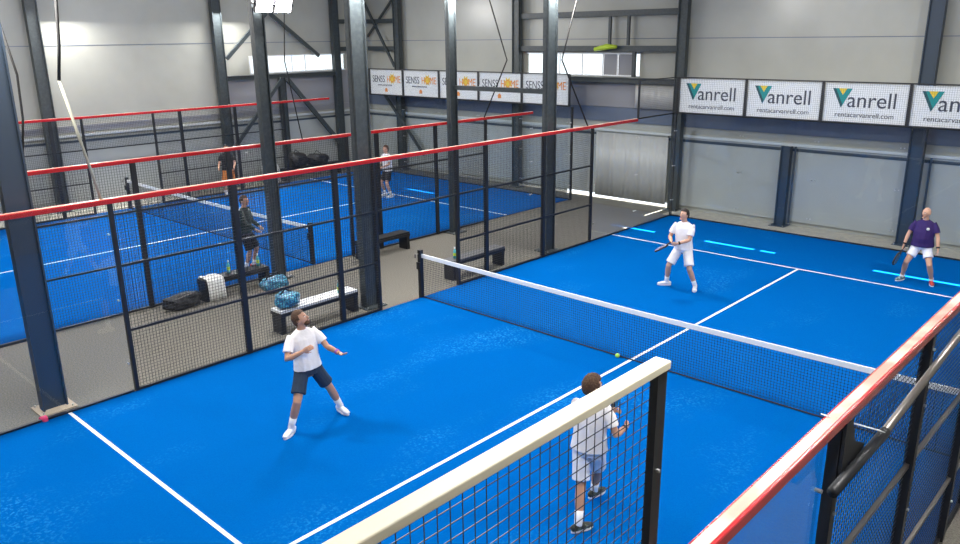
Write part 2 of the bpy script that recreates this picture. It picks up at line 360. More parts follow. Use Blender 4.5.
def side_fence(x, out, label, ys=(-5.95, -4, -2, -1.1, 1.1, 2, 4, 5.95), bars=(1.0, 2.0), near=False, y0=-8, y1=8):
    """mesh side of a court; out = +1/-1 direction away from the court"""
    t = empty('mesh_fence', (x, 0, 0), 0, label, 'fence', 'mesh side fences')
    pw = .06
    for y in ys:
        w = .09 if abs(y) in (4, 2) else .055
        if near: w = .075
        p = MB().box((-.035+out*.03, y-w/2, .02), (.035+out*.03, y+w/2, 2.96)).build('fence_post', 'black', t)
        if near:
            for z in (.5, 1.35, 2.3, 2.78):
                MB().tube([(out*.065, y, z), (out*.082, y, z)], .013, 8).build('bolt', 'bolt', p)
    for i in range(len(ys)-1):
        a, b = ys[i], ys[i+1]
        gate = (a < 0 < b)
        wires('wire_mesh', t, 'x', out*.005, a, b, bars[1] if gate else .03, 2.94)
        for z in bars if not gate else bars[1:]:
            MB().box((-.012+out*.02, a, z-.018), (.02+out*.02, b, z+.018)).build('fence_bar', 'galv' if near else 'black', t)
        if not gate: MB().box((-.02+out*.02, a, .022), (.02+out*.02, b, .06)).build('fence_bar', 'black', t)
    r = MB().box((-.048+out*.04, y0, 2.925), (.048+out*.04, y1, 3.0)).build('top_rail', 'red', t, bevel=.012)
    MB().box((-.03+out*.04, y0, 3.0), (.03+out*.04, y1, 3.004)).build('rail_highlight', 'redglare', r)  # pale strip paints the overhead lamp highlight along the red rail
    return t
side_fence(0, -1, 'black mesh fence with red top rail and open gate, between near court and carpeted corridor')
side_fence(10, 1, 'black mesh fence with pale red top rail at the lower right corner', (-5.85, -3.87, -1.95, -1.1, 1.1, 2, 4, 5.95), (.76, 1.76), True)
side_fence(-3.68, 1, 'black mesh fence with red top rail, corridor side of the far court')
side_fence(-13.55, -1, 'black mesh fence with red top rail nearest the left wall')

# glass panels ----------------------------------------------------
def glass(axis, pos, a0, a1, label, grp, z1=3.0, out=1, posts=True):
    g = .004
    if axis == 'y': o = MB().box((a0+g, pos, .03), (a1-g, pos+.012, z1)).build('glass_panel', 'glass')
    else: o = MB().box((pos, a0+g, .03), (pos+.012, a1-g, z1)).build('glass_panel', 'glass')
    tag(o, label, 'glass panel', grp)
    for z in (.5, 1.5, 2.5):
        for a in (a0+.04, a1-.04):
            if axis == 'y': MB().tube([(a, pos-.012, z), (a, pos+.03, z)], .014, 8).build('clamp', 'bolt', o)
            else: MB().tube([(pos-.012, a, z), (pos+.03, a, z)], .014, 8).build('clamp', 'bolt', o)
    return o
ord5 = ['first', 'second', 'third', 'fourth', 'fifth']
for i in range(5):
    where = ['behind the young player, next to the back corner', 'below the second green-logo banner', 'below the third green-logo banner', 'behind the bald man', 'at the right edge behind the near rail'][i]
    glass('y', 10.0, 2*i, 2*i+2, f'tall clear glass back wall panel {where}', 'back wall glass of the near court')
for i in range(5):
    x = -13.6+1.96*i
    glass('y', 10.0, x, x+1.96, f'clear glass panel below the {ord5[i]} yellow-sun banner from the left', 'back wall glass of the far court')
glass('x', 0.0, 8, 10, 'clear side glass panel meeting the back corner of the near court', 'side glass at the far end')
glass('x', 0.0, 6, 8, 'clear side glass panel beside the last mesh post of the near court', 'side glass at the far end')
glass('x', 0.0, -8, -6, 'clear side glass panel before the blue-grey column at the left edge', 'side glass at the left')
glass('x', -3.68, -8, -6, 'clear side glass panel of the far court beside the pink bag', 'side glass at the left')
glass('x', -3.68, 8, 10, 'clear side glass next to the right back corner of the far court', 'far court side glass')
glass('x', -3.68, 6, 8, 'clear side glass panel of the far court beside its last mesh post', 'far court side glass')
glass('x', 10.0, -8, -5.95, 'clear side glass panel under the pale red rail nearest the camera', 'side glass near the camera')
glass('x', 10.0, -10, -8, 'clear side glass panel under the cream-railed mesh', 'side glass near the camera')

def kerb(a, b, label): return tag(MB().box(a, b).build('kerb_strip', 'black'), label, 'kerb', 'black kerb strips')
kerb((0, 10.013, .0), (10, 10.06, .05), 'black kerb strip along the back glass of the near court')
kerb((-.05, -8, .0), (-.002, -6, .05), 'black kerb strip under the side glass at the left edge')
kerb((-.05, 6, .0), (-.002, 10, .05), 'black kerb strip under the corner side glass of the near court')
kerb((-13.6, 10.013, .0), (-3.68, 10.06, .05), 'black kerb strip along the back glass of the far court')
kerb((-3.65, -10, .0), (-3.6, -6, .05), 'black kerb strip of the far court beside the pink bag')

# upper mesh frames above glass
def upper(axis, pos, a0, a1, step, label, rail, mw=.05, out=1):
    t = empty('upper_mesh_frame', (0, 0, 0), 0, label, 'mesh frame', 'upper mesh frames')
    n = round((a1-a0)/step)
    if axis == 'y':
        MB().box((a0, pos-.02, 2.985), (a1, pos+.03, 3.02)).build('bottom_rail', 'black', t)
        MB().box((a0, pos-.02, 3.97), (a1, pos+.03, 4.0)).build('top_rail', rail, t)
        for i in range(n+1):
            MB().box((a0+i*step-.03, pos-.01, 3.0), (a0+i*step+.03, pos+.04, 3.98)).build('fence_post', 'black', t)
        for i in range(n): wires('wire_mesh', t, 'y', pos-.012, a0+i*step, a0+(i+1)*step, 3.02, 3.97, .05, .003, 'wiregrey')
    return t
M['wiregrey'] = mat('grey_wire', (0.1, 0.1, 0.11), 0.4, .3)
upper('y', 10.02, 0, 10, 2, 'black mesh frame above the back glass of the near court, carrying green-logo banners', 'black')
upper('y', 10.02, -13.6, -3.8, 1.96, 'black mesh frame above the back glass of the far court, carrying yellow-sun banners', 'black')
# corner side upper mesh of x=0, y 8..10
t = empty('upper_mesh_frame', (0, 0, 0), 0, 'short black mesh frame above the corner side glass beside the silver sheet', 'mesh frame', 'upper mesh frames')
MB().box((-.03, 7.98, 3.0), (.01, 8.03, 4.0)).build('fence_post', 'black', t)
MB().box((-.03, 8.03, 3.98), (.01, 9.95, 4.0)).build('top_rail', 'black', t); MB().box((-.03, 8.03, 2.985), (.01, 9.95, 3.02)).build('bottom_rail', 'black', t)
wires('wire_mesh', t, 'x', -.01, 8.03, 9.95, 3.02, 3.98, .05, .003, 'wiregrey')
# corner posts
def cpost(x, y, z, label, w=.06): return tag(MB().box((x-w/2, y-w/2, .0), (x+w/2, y+w/2, z)).build('corner_post', 'black'), label, 'post', 'corner posts')
cpost(-.05, 10.08, 2.98, 'black corner post where side and back glass of the near court meet')
cpost(-3.72, 10.09, 2.98, 'black corner post at the right back corner of the far court')
# near cream-railed mesh z 3-4, y -10..-8 on x=10
t = empty('cream_rail_fence', (10, .015, -.015), 0, 'square mesh panel with cream top rail in front of the curly-haired person', 'fence')
MB().box((-.034, -11.6, 3.965), (.034, -7.96, 4.0)).build('top_rail', 'cream', t, bevel=.005)
p_ = MB().box((-.012, -8.03, 2.2), (.022, -7.965, 3.965)).build('fence_post', 'black', t)
for z in (3.2, 3.55): MB().tube([(.022, -8.0, z), (.034, -8.0, z)], .008, 8).build('bolt', 'bolt', p_)
M['wirenear'] = mat('plastic_coated_wire', (0.04, 0.05, 0.085), 0.18, 0.3, coat=1.0)
wires('wire_mesh', t, 'x', .0, -10.05, -8.05, 3.0, 3.965, .05, .0026, 'wirenear')
MB().box((-.015, -10.05, 2.98), (.015, -8.05, 3.015)).build('bottom_rail', 'black', t)
# handrail tube near
t = empty('hand_rail', (0, 0, 0), 0, 'round pipe running alongside the pale red rail at the lower right', 'pipe')
MB().tube([(10.12, -6.1, 2.585), (10.12, -5.15, 2.60)], .034, 14).build('black_pipe', 'black', t, True)
MB().tube([(10.12, -5.15, 2.60), (10.12, -3.2, 2.745), (10.12, -1.4, 2.86)], .028, 14).build('grey_pipe', 'galv', t, True)
MB().prism([(0, 0), (.05, -.12), (.42, .03), (.2, .14), (.1, .33), (0, .33)], (10.07, -5.88, 2.60), (0, 1, 0), (0, 0, 1), .02).build('bracket', 'black', t)
tag(MB().bar((10.0, -6.02, 3.012), (10.13, -5.28, 2.66), .05, .006).build('cable_tie', 'tape'), 'white strap tying the pale red rail to the round pipe', 'strap')

# ------------------------------------------------------------------ banners
def banner_v(i, x0, x1, label):
    t = empty('sponsor_banner', (x0, 10.06, 3.03), 0, label, 'banner', 'green-logo banners on the near court')
    W, H = x1-x0, .92
    MB().box((.02, .01, .0), (W-.02, .016, H)).build('banner_sheet', 'banner', t)
    k = .26
    def pr(poly, m, y=.004): MB().prism(poly, (0, y, 0), (1, 0, 0), (0, 0, 1), .004).build('logo_shape', m, t)
    # V mark
    pr([(.2, .80), (.66, .80), (.43, .34)], 'teal', .006)
    pr([(.2, .80), (.27, .80), (.46, .42), (.43, .34)], 'tealdark', .003)
    pr([(.34, .80), (.54, .80), (.45, .64)], 'yellow', .001)
    R = (PI/2, 0, 0)
    text('lettering', 'anrell', .52, (.56, .006, .36), R, 'ink', t, .003, .98)
    text('lettering', 'rentacarvanrell.com', .17, (.30, .006, .12), R, 'ink', t, .002, 1.0)
    return t
lab = ['left end, beside the corner column', 'second from the left', 'third from the left', 'partly cut by the right edge of the photo']
for i in range(5):
    banner_v(i, 2*i+.03, 2*i+1.97, f'white green-logo banner above the back glass, {lab[min(i, 3)]}' if i < 4 else 'white green-logo banner above the back glass, outside the right edge')
    if i == 3: break
labs = ['leftmost', 'second from the left', 'third from the left, behind the slim column', 'fourth from the left, behind the crossbeam', 'rightmost, crossed by a column']
for i in range(5):
    x0 = -13.57+1.96*i; W = 1.9
    t = empty('sponsor_banner', (x0, 10.06, 3.03), 0, f'white yellow-sun banner above far court, {labs[i]}', 'banner', 'yellow-sun banners')
    MB().box((.0, .01, .0), (W, .016, .92)).build('banner_sheet', 'banner', t)
    R = (PI/2, 0, 0)
    text('lettering', 'SENSS', .36, (.12, .006, .46), R, 'ink', t, .002, .78)
    text('lettering', 'HOME', .36, (.98, .002, .46), R, 'orangeink', t, .002, .78)
    st = []
    for k in range(16):
        a = PI*2*k/16; r = .22 if k % 2 else .12; st.append((1.3+r*math.cos(a), .6+r*math.sin(a)))
    MB().prism(st, (0, .008, 0), (1, 0, 0), (0, 0, 1), .003).build('logo_shape', 'yellow', t)
    text('lettering', 'www.sensshome', .12, (.45, .006, .32), R, 'ink', t, .002, 1)
    MB().prism([(.85, .1), (1.0, .1), (1.0, .2), (.925, .26), (.85, .2)], (0, .006, 0), (1, 0, 0), (0, 0, 1), .003).build('logo_shape', 'orangeink', t)

# ------------------------------------------------------------------ nets
def net(cx, half, label, ztop=.92, zmid=.88):
    t = empty('court_net', (cx, 0, .022), 0, label, 'net', 'court nets')
    def top(x): return zmid+(ztop-zmid)*(abs(x)/half)**1.5
    mb = MB(); sp = .045; h = .0019
    n = int(2*half/sp)
    for i in range(n):
        x = -half+.02+sp*i; mb.box((x-h, -h, .02), (x+h, h, top(x)-.03))
    for j in range(1, 20):
        z = .02+.045*j
        if z < ztop-.05: mb.bar((-half, 0, z), (0, 0, z*(zmid/ztop)), .0038, .0038); mb.bar((0, 0, z*(zmid/ztop)), (half, 0, z), .0038, .0038)
    mb.build('net_mesh', 'net', t)
    tp = MB(); bt = MB(); N = 24
    for i in range(N):
        a = -half+2*half*i/N; b = -half+2*half*(i+1)/N
        tp.bar((a, 0, top(a)-.035), (b, 0, top(b)-.035), .024, .08)
    tp.build('net_tape', 'tape', t)
    bt.tube([(-half, 0, .015), (half, 0, .015)], .012, 6); bt.build('bottom_cord', 'net', t)
    for s in (-1, 1):
        p = MB().box((s*half-.04, -.04, -.02), (s*half+.04, .04, 1.0)).build('net_post', 'black', t)
        MB().tube([(s*half, -.06, .93), (s*half, -.14, .93), (s*half, -.14, .86)], .012, 6).build('crank', 'galv', p)
        MB().box((s*half-.05, -.07, .6), (s*half+.05, -.035, .75)).build('winch', 'black', p)
    return t
net(5, 5.02, 'black net with white tape across the near court between the players')
net(-8.7, 4.9, 'black net with white tape across the far court')

# ------------------------------------------------------------------ hanging ropes
def rope(pts, label, m='rope', r=.02): return tag(MB().tube(pts, r, 8).build('hanging_rope', m, smooth=True), label, 'rope', 'ropes rising from the fence corners')
rope([(-.04, 5.75, 3.0), (0, 4.6, 4.61), (0, 4.95, 5.5), (0, 5.4, 6.6)], 'thin black bent cable tied to the near court fence right of the wide column', r=.018)
rope([(-3.6, 5.85, 3.0), (-3.5, 6.7, 4.51), (-3.5, 6.3, 5.4), (-3.5, 5.8, 6.5)], 'thin black bent cable rising from the far court rail, left of the banner gap', r=.018)
rope([(-.04, -6.05, 3.0), (0, -6.37, 4.66)], 'pale tan strap rising from the near court rail at upper left', 'tanrope', .02)
rope([(0, -6.37, 4.66), (0, -6.30, 5.1), (0, -6.2, 6.2)], 'black upper cable continuing the pale tan strap', r=.022)
rope([(-3.5, -5.95, 3.0), (-3.5, -5.8, 3.9), (-3.5, -5.77, 4.63), (-3.5, -5.95, 5.8)], 'black cable beside the blue-grey column at the upper left edge')
rope([(-3.3, -.55, 6.0), (-3.4, -.6, 4.7), (-3.55, -.2, 3.0)], 'thin black cable dangling beside the slim column under the floodlights', r=.012)

# ------------------------------------------------------------------ floodlights
def flood(x, y, z, rz, tilt, label, emit=1.0, power=0, spread=2.4, size=(.5, .4)):
    t = empty('flood_light', (x, y, z), rz, label, 'light', 'hall floodlights'); t.rotation_euler.x = tilt
    MB().box((-.19, -.12, -.15), (.19, -.0, .15)).build('housing', 'housing', t)
    MB().box((-.17, .0, -.13), (.17, .012, .13)).build('lens', 'led', t)
    MB().box((-.22, -.16, -.02), (-.19, .0, .02)).build('bracket', 'housing', t); MB().box((.19, -.16, -.02), (.22, .0, .02)).build('bracket', 'housing', t)
    return t
def area(x, y, z, target, power, sx, sy, col=(1, .98, .95), name='lamp'):
    l = bpy.data.lights.new(name, 'AREA'); l.shape = 'RECTANGLE'; l.size = sx; l.size_y = sy; l.energy = power; l.color = col
    o = bpy.data.objects.new(name, l); C.objects.link(o); o.location = (x, y, z)
    o.rotation_euler = (V(target)-V((x, y, z))).to_track_quat('-Z', 'Y').to_euler(); return o
flood(-3.25, -1.07, 5.80, -PI*.25-.9, -.45, 'left of the two glowing floodlights at the top of the photo')
flood(-3.25, -.62, 5.80, -PI*.25-.9, -.45, 'right of the two glowing floodlights at the top of the photo')
area(-3.0, -.8, 5.7, (4, -3, 0), 60, .6, .3)
tag(MB().box((-1.85, 5.2, 6.25), (-1.0, 5.5, 6.38)).build('lamp_housing', 'housing'), 'dark lamp housing cut by the top edge, above the far banners', 'light')
# ceiling rows
for x in (-.12, 10.5):
    for y in (-7.0, -1.0, 4.6): area(x, y, 6.3, (5, y, 0), 330 if x < 0 else 250, .6, .4)
for x in (-3.3, -14.4):
    for y in (-6.5, -.8, 4.5): area(x, y, 6.3, (-8.7, y, 0), 340, .6, .4)
for x in (-8.5, 5):
    for y in (-6, 4): area(x, y, 8.6, (x, y, 0), 260, 5, 5, (1, .99, .96))  # large soft overhead lamps added as ambient fill

# ------------------------------------------------------------------ benches, bags, bottles
def bench(loc, L, label, top='black', rz=PI/2, z=.45):
    t = empty('bench', loc, rz, label, 'bench', 'benches in the corridor')
    MB().box((-L/2, -.16, z-.05), (L/2, .16, z)).build('seat', top, t, bevel=.008)
    MB().box((-L/2, -.175, z-.11), (L/2, .175, z-.05)).build('frame', 'black', t)
    for s in (-1, 1):
        MB().box((s*(L/2-.05)-.045, -.15, 0), (s*(L/2-.05)+.045, .15, z-.11)).build('leg', 'black', t)
    return t
bench((-.52, -2.25, 0), 1.75, 'bench with a white seat behind the mesh, carrying a blue bag', 'benchtop')
bench((-.48, 2.1, 0), 1.7, 'black bench with dark grey seat behind the net post', 'benchgrey')
bench((-3.28, -2.35, 0), 1.5, 'black bench at the far court fence with a white towel on its end', 'black')
bench((-3.28, 1.75, 0), 1.5, 'black bench at the far court fence right of the black backpack', 'black')
bench((-14.2, 7.4, 0), 2.6, 'low bench against the left wall under dark bags', 'black')

def blob(name, loc, size, m, label, cat, rz=0, parts=None, jag=.12, sub=4, group=None, seed=1):
    bm = bmesh.new(); bmesh.ops.create_icosphere(bm, subdivisions=sub, radius=1)
    rnd = random.Random(seed); ph = [rnd.uniform(0, 6) for _ in range(6)]
    for v in bm.verts:
        p = v.co.copy(); k = 1+jag*(math.sin(3*p.x+ph[0])*math.sin(4*p.y+ph[1])+.5*math.sin(7*p.z+5*p.x+ph[2]))
        # squarer, flat bottom
        q = V([math.copysign(abs(c)**.72, c) for c in p])*k
        v.co = V((q.x*size[0]/2, q.y*size[1]/2, max(0, (q.z*.5+.5)*size[2])))
    me = bpy.data.meshes.new(name); bm.to_mesh(me); bm.free(); me.materials.append(M[m])
    for p in me.polygons: p.use_smooth = True
    o = bpy.data.objects.new(name, me); C.objects.link(o); o.location = loc; o.rotation_euler.z = rz
    return tag(o, label, cat, group)
def strap(o, pts, m='blackcloth', r=.015, name='strap'): return MB().tube(pts, r, 8).build(name, m, o, True)
b = blob('racket_bag', (-3.2, -3.55, 0), (.78, .36, .30), 'blackbag', 'black padel racket bag lying on the carpet left of the bottle', 'bag', PI/2+.1, seed=3)
strap(b, [(-.3, -.1, .22), (-.1, -.2, .30), (.15, -.18, .31), (.3, -.05, .24)], 'galv', .01)
b = blob('sports_bag', (-2.72, -1.75, 0), (.62, .34, .32), 'bluebag', 'sparkly blue sports bag on the carpet beside the slim column', 'bag', PI/2, seed=5)
strap(b, [(-.2, 0, .28), (-.1, .02, .4), (.1, .02, .4), (.2, 0, .28)], name='handle')
b = blob('sports_bag', (-.52, -2.88, .45), (.46, .34, .28), 'bluebag', 'sparkly blue bag on the left end of the white bench behind the jumping player', 'bag', PI/2, seed=8)
strap(b, [(-.15, 0, .24), (0, .02, .34), (.15, 0, .24)], name='handle')
b = blob('backpack', (-3.0, 1.0, 0), (.34, .26, .5), 'blackbag', 'black backpack with a loose strap standing by the corridor column', 'bag', .4, seed=9)
strap(b, [(.14, .05, .35), (.28, .05, .2), (.26, .02, .03), (.1, .1, .05)])
strap(b, [(-.1, -.12, .45), (-.02, -.2, .3), (-.08, -.14, .08)])
for i, (y, s, l) in enumerate(((6.75, (.7, .6, .55), 'left dark bag on the bench by the left wall'), (7.7, (.9, .6, .42), 'right dark bag on the bench by the left wall'))):
    b = blob('duffel_bag', (-14.15, y, .45), s, 'blackbag', l, 'bag', PI/2, seed=20+i, group='dark bags on the wall bench'); strap(b, [(-.25, 0, s[2]*.8), (0, .05, s[2]+.1), (.25, 0, s[2]*.8)], name='handle')
b = blob('laundry_bundle', (-14.1, 5.55, 0), (.65, .5, .78), 'towel', 'white rounded bundle standing beyond the far court by the left wall', 'bundle', 0, seed=31)
b = blob('pink_bag', (-3.42, -7.1, 0), (.42, .3, .34), 'pink', 'bright pink bag on the carpet cut by the left edge', 'bag', .3, seed=33); strap(b, [(-.12, 0, .3), (0, .02, .42), (.12, 0, .3)], 'pink', name='handle')
b = blob('shoe_rag', (-.05, -7.28, 0.0), (.16, .1, .07), 'pink', 'small pinkish-red scrap at the foot of the blue-grey column', 'rag', 0, sub=3, seed=35)
# towel draped over bench end
mb = MB(); n = 14
prof = [(-.21, .06), (-.215, .2), (-.2, .4), (-.17, .475), (0, .485), (.17, .475), (.2, .4), (.215, .2), (.22, .02)]
for i in range(n+1):
    for (a, z) in prof: mb.v.append((a+.012*math.sin(i*1.1+z*6), -.19+.38*i/n, z+.01*math.sin(i*.8)))
k = len(prof)
for i in range(n):
    for j in range(k-1): mb.f.append((i*k+j, i*k+j+1, (i+1)*k+j+1, (i+1)*k+j))
o = mb.build('draped_towel', 'towel', smooth=True); s = o.modifiers.new('t', 'SOLIDIFY'); s.thickness = .012
o.location = (-3.28, -2.87, 0); tag(o, 'white towel draped over the end of the bench by the far court', 'towel')
def bottle(loc, label, m='bottle', h=.24):
    r = .034
    prof = [(0, .0), (r, .004), (r, h*.62), (r*.8, h*.72), (r*.38, h*.8), (r*.38, h*.86)]
    mb = MB().tube([(0, 0, z) for _, z in prof], [max(a, .004) for a, _ in prof], 14)
    o = mb.build('water_bottle', m, smooth=True); MB().tube([(0, 0, h*.86), (0, 0, h)], r*.5, 10).build('cap', 'white', o); o.location = loc
    MB().tube([(0, 0, h*.25), (0, 0, h*.5)], r*1.02, 14).build('bottle_label', 'lime', o)
    return tag(o, label, 'bottle', 'water bottles')
bottle((-3.3, -3.02, 0), 'teal bottle standing on the carpet right of the black racket bag', h=.3)
bottle((-3.3, -2.45, .45), 'clear teal bottle on the far bench right of the white towel', h=.28)
bottle((-3.3, -1.75, .45), 'clear bottle on the far bench left of the slim column', h=.28)
bottle((-.45, -1.75, .45), 'bottle on the right end of the white bench', h=.26)
bottle((-.48, 1.45, .45), 'teal bottle on the bench behind the net post', h=.26)
# ball
bm = bmesh.new(); bmesh.ops.create_uvsphere(bm, u_segments=24, v_segments=16, radius=.036)
me = bpy.data.meshes.new('padel_ball'); bm.to_mesh(me); bm.free(); me.materials.append(M['ball'])
for p in me.polygons: p.use_smooth = True
o = bpy.data.objects.new('padel_ball', me); C.objects.link(o); o.location = (4.78, -.06, .026+.036)
sm = MB().tube([(.0365*math.cos(a), .012+.012*math.sin(2*a), .0365*math.sin(a)) for a in [2*PI*i/24 for i in range(25)]], .0015, 6).build('seam', 'white', o)
tag(o, 'yellow-green ball on the court at the foot of the net', 'ball')

# ------------------------------------------------------------------ people
SEG = 14
def ring_loft(bm, pts, radii, ref=V((1, 0, 0)), dome=True):
    """tapered limb through pts; radii = r or (a,b); a along ref"""
    pts = [V(p) for p in pts]; rings = []
    def add(p, d, a, b):
        u = (ref - d*ref.dot(d))
        if u.length < .1: u = V((0, 1, 0)) - d*d.y
        u.normalize(); w = d.cross(u)
        return [bm.verts.new(p+u*a*math.cos(2*PI*k/SEG)+w*b*math.sin(2*PI*k/SEG)) for k in range(SEG)]
    L = len(pts)
    for i, p in enumerate(pts):
        d = (pts[min(i+1, L-1)]-pts[max(i-1, 0)]).normalized()
        r = radii[i]; a, b = r if isinstance(r, (tuple, list)) else (r, r)
        if dome and i == 0: rings.append(add(p-d*min(a, b)*.6, d, a*.55, b*.55))
        rings.append(add(p, d, a, b))
        if dome and i == L-1: rings.append(add(p+d*min(a, b)*.6, d, a*.55, b*.55))
    for i in range(len(rings)-1):
        for k in range(SEG):
            j = (k+1) % SEG; bm.faces.new((rings[i][k], rings[i][j], rings[i+1][j], rings[i+1][k]))
    bm.faces.new(list(reversed(rings[0]))); bm.faces.new(rings[-1])
def ell(bm, c, s, rot=None, u=16, v=10):
    mt = Matrix.Translation(V(c)) @ (rot.to_4x4() if rot else Matrix.Identity(4)) @ Matrix.Diagonal((*s, 1))
    bmesh.ops.create_uvsphere(bm, u_segments=u, v_segments=v, radius=1, matrix=mt)
def ik(a, c, l1, l2, pole):
    a, c = V(a), V(c); d = c-a; L = d.length; mx = (l1+l2)*.995
    if L > mx: c = a+d*(mx/L); d = c-a; L = mx
    x = (l1*l1-l2*l2+L*L)/(2*L); h = math.sqrt(max(0, l1*l1-x*x)); n = d.normalized()
    pl = V(pole); pl = (pl-n*pl.dot(n)).normalized()
    return a+n*x+pl*h, c
def finish(bm, name, m, parent, voxel, smooth=4, remesh=True):
    bmesh.ops.recalc_face_normals(bm, faces=bm.faces)
    me = bpy.data.meshes.new(name); bm.to_mesh(me); bm.free()
    o = bpy.data.objects.new(name, me); C.objects.link(o)
    if remesh:
        r = o.modifiers.new('r', 'REMESH'); r.mode = 'VOXEL'; r.voxel_size = voxel; r.use_smooth_shade = True
        if smooth: s = o.modifiers.new('s', 'SMOOTH'); s.factor = .5; s.iterations = smooth
        bpy.context.view_layer.update()
        me2 = bpy.data.meshes.new_from_object(o.evaluated_get(bpy.context.evaluated_depsgraph_get()))
        o.modifiers.clear(); o.data = me2; bpy.data.meshes.remove(me); me2.name = name; me = me2
    me.materials.clear(); me.materials.append(M[m])
    for p in me.polygons: p.use_smooth = True
    o.parent = parent; return o

def person(loc, face, P, label, shirt, shorts, shoe, skin='skin', hair=('hair', 'short'), vox=.008, scale=1.0, sleeves=.62, long=False):
    """face = heading angle of local +Y. P: dict of pose."""
    root = empty('person', loc, face-PI/2, label, 'person'); root.scale = (scale,)*3
    fat = P.get('fat', 1.0)
    ph = P.get('pelvis', (0, 0, .93)); pel = V(ph); lean = V(P.get('lean', (0, .03, 1))).normalized()
    side = V(P.get('side', (1, 0, 0))).normalized(); side = (side-lean*side.dot(lean)).normalized()
    fwd = lean.cross(side)
    neck = pel+lean*.53; chest = pel+lean*.36
    SR = pel+lean*.47+side*.185; SL = pel+lean*.47-side*.185
    hips = V(P.get('hipside', (1, 0, 0))).normalized()
    HR = pel+hips*.09-V((0, 0, .03)); HL = pel-hips*.09-V((0, 0, .03))
    AR = V(P['footR'])+V((0, 0, .09)); AL = V(P['footL'])+V((0, 0, .09))
    KR, AR = ik(HR, AR, .43, .42, P.get('kneeR', (.2, 1, 0))); KL, AL = ik(HL, AL, .43, .42, P.get('kneeL', (-.2, 1, 0)))
    WR, WL = V(P['handR']), V(P['handL'])
    ER, WR = ik(SR, WR, .285, .25, P.get('elbR', (.4, -.4, -1))); EL, WL = ik(SL, WL, .285, .25, P.get('elbL', (-.4, -.4, -1)))
    hy, hp = P.get('head', (0, 0)); Rh = Matrix.Rotation(hy, 3, 'Z') @ Matrix.Rotation(hp, 3, 'X')
    H = neck+lean*.075+V((0, .02, .08))
    bm = bmesh.new()
    # trunk
    ring_loft(bm, [pel-lean*.08, pel, pel+lean*.13, pel+lean*.3, pel+lean*.43, pel+lean*.5], [(.12, .09), (.16*fat, .115*fat), (.138*fat, .105*fat*fat), (.16*fat, .118*fat), (.17, .098), (.12, .08)], side)
    ring_loft(bm, [pel+lean*.48, H-V((0, .0, .05))], [(.062, .062), .054], side)
    # legs
    for h, k, a in ((HR, KR, AR), (HL, KL, AL)):
        ring_loft(bm, [h, h.lerp(k, .35), h.lerp(k, .75), k, k.lerp(a, .25), k.lerp(a, .45), k.lerp(a, .8), a], [.088*fat**.5, .084, .064, .056, .058, .055, .039, .037])
    # arms + hands
    for s, e, w, sg in ((SR, ER, WR, 1), (SL, EL, WL, -1)):
        ring_loft(bm, [s-V((0,0,.008)), s.lerp(e, .3), s.lerp(e, .7), e, e.lerp(w, .25), e.lerp(w, .7), w], [.044, .048, .043, .038, .041, .033, .026])
        d = (w-e).normalized(); pn = V(P.get('palmR' if sg > 0 else 'palmL', (-sg, .2, 0))); pn = (pn-d*pn.dot(d)).normalized(); sd = d.cross(pn)
        curl = P.get('curlR' if sg > 0 else 'curlL', .5)
        ring_loft(bm, [w, w+d*.03, w+d*.08], [(.024, .018), (.036, .016), (.04, .015)], sd)
        for i, (off, ln) in enumerate(((-.03, .068), (-.01, .078), (.01, .073), (.029, .058))):
            b0 = w+d*.08+sd*off; ang = 0; pts = [b0-d*.01]; q = b0
            for j in range(3):
                ang += curl*.9; q = q+(d*math.cos(ang)+pn*math.sin(ang))*ln/2.6; pts.append(q)
            ring_loft(bm, pts, [.009, .0088, .008, .007])
        tb = w+d*.03-sd*.028 if sg > 0 else w+d*.03+sd*.028; ts = -sd if sg > 0 else sd
        ring_loft(bm, [tb, tb+(d*.6+ts*.6+pn*.4)*.035, tb+(d*.8+ts*.5+pn*.8)*.06], [.012, .010, .008])
    # head
    def hp_(x, y, z): return H+Rh @ V((x, y, z))
    hb = bmesh.new(); bmesh.ops.create_uvsphere(hb, u_segments=28, v_segments=20, radius=1)
    for v in hb.verts:
        x, y, z = v.co; jaw = max(0, -z)
        xx = x*.078*(1-.28*jaw**1.5); yy = y*.093*(1-.18*jaw) + .018*jaw*(1 if y > -.2 else .2); zz_ = z*.112
        v.co = hp_(xx, yy, zz_+.02)
    hm = bpy.data.meshes.new('h'); hb.to_mesh(hm); hb.free(); bm.from_mesh(hm); bpy.data.meshes.remove(hm)
    ell(bm, hp_(0, .098, .0), (.013, .022, .024), Rh); ell(bm, hp_(0, .105, -.013), (.016, .014, .01), Rh)
    ell(bm, hp_(0, .085, -.075), (.03, .02, .018), Rh)
    ell(bm, hp_(0, .082, .04), (.05, .014, .01), Rh)
    for s in (-1, 1): ell(bm, hp_(s*.075, -.005, .005), (.01, .02, .031), Rh)
    body = finish(bm, 'body', skin, root, vox, 2)
    bm = bmesh.new()
    for s in (-1, 1):
        e_ = bmesh.new(); ell(e_, hp_(s*.031, .083, .022), (.012, .008, .007), Rh); ey = finish(e_, 'eye', 'eyewhite', root, 0, 0, False)
        e_ = bmesh.new(); ell(e_, hp_(s*.031, .09, .022), (.005, .003, .005), Rh); pu = finish(e_, 'iris', 'hairblack', ey, 0, 0, False)
        ell(bm, hp_(s*.032, .087, .043), (.02, .008, .0045), Rh)
    finish(bm, 'eyebrows', hair[0] if hair[0] else 'hair', root, 0, 0, False)
    bm = bmesh.new(); ell(bm, hp_(0, .094, -.045), (.024, .008, .007), Rh); finish(bm, 'mouth', 'lip', root, 0, 0, False)
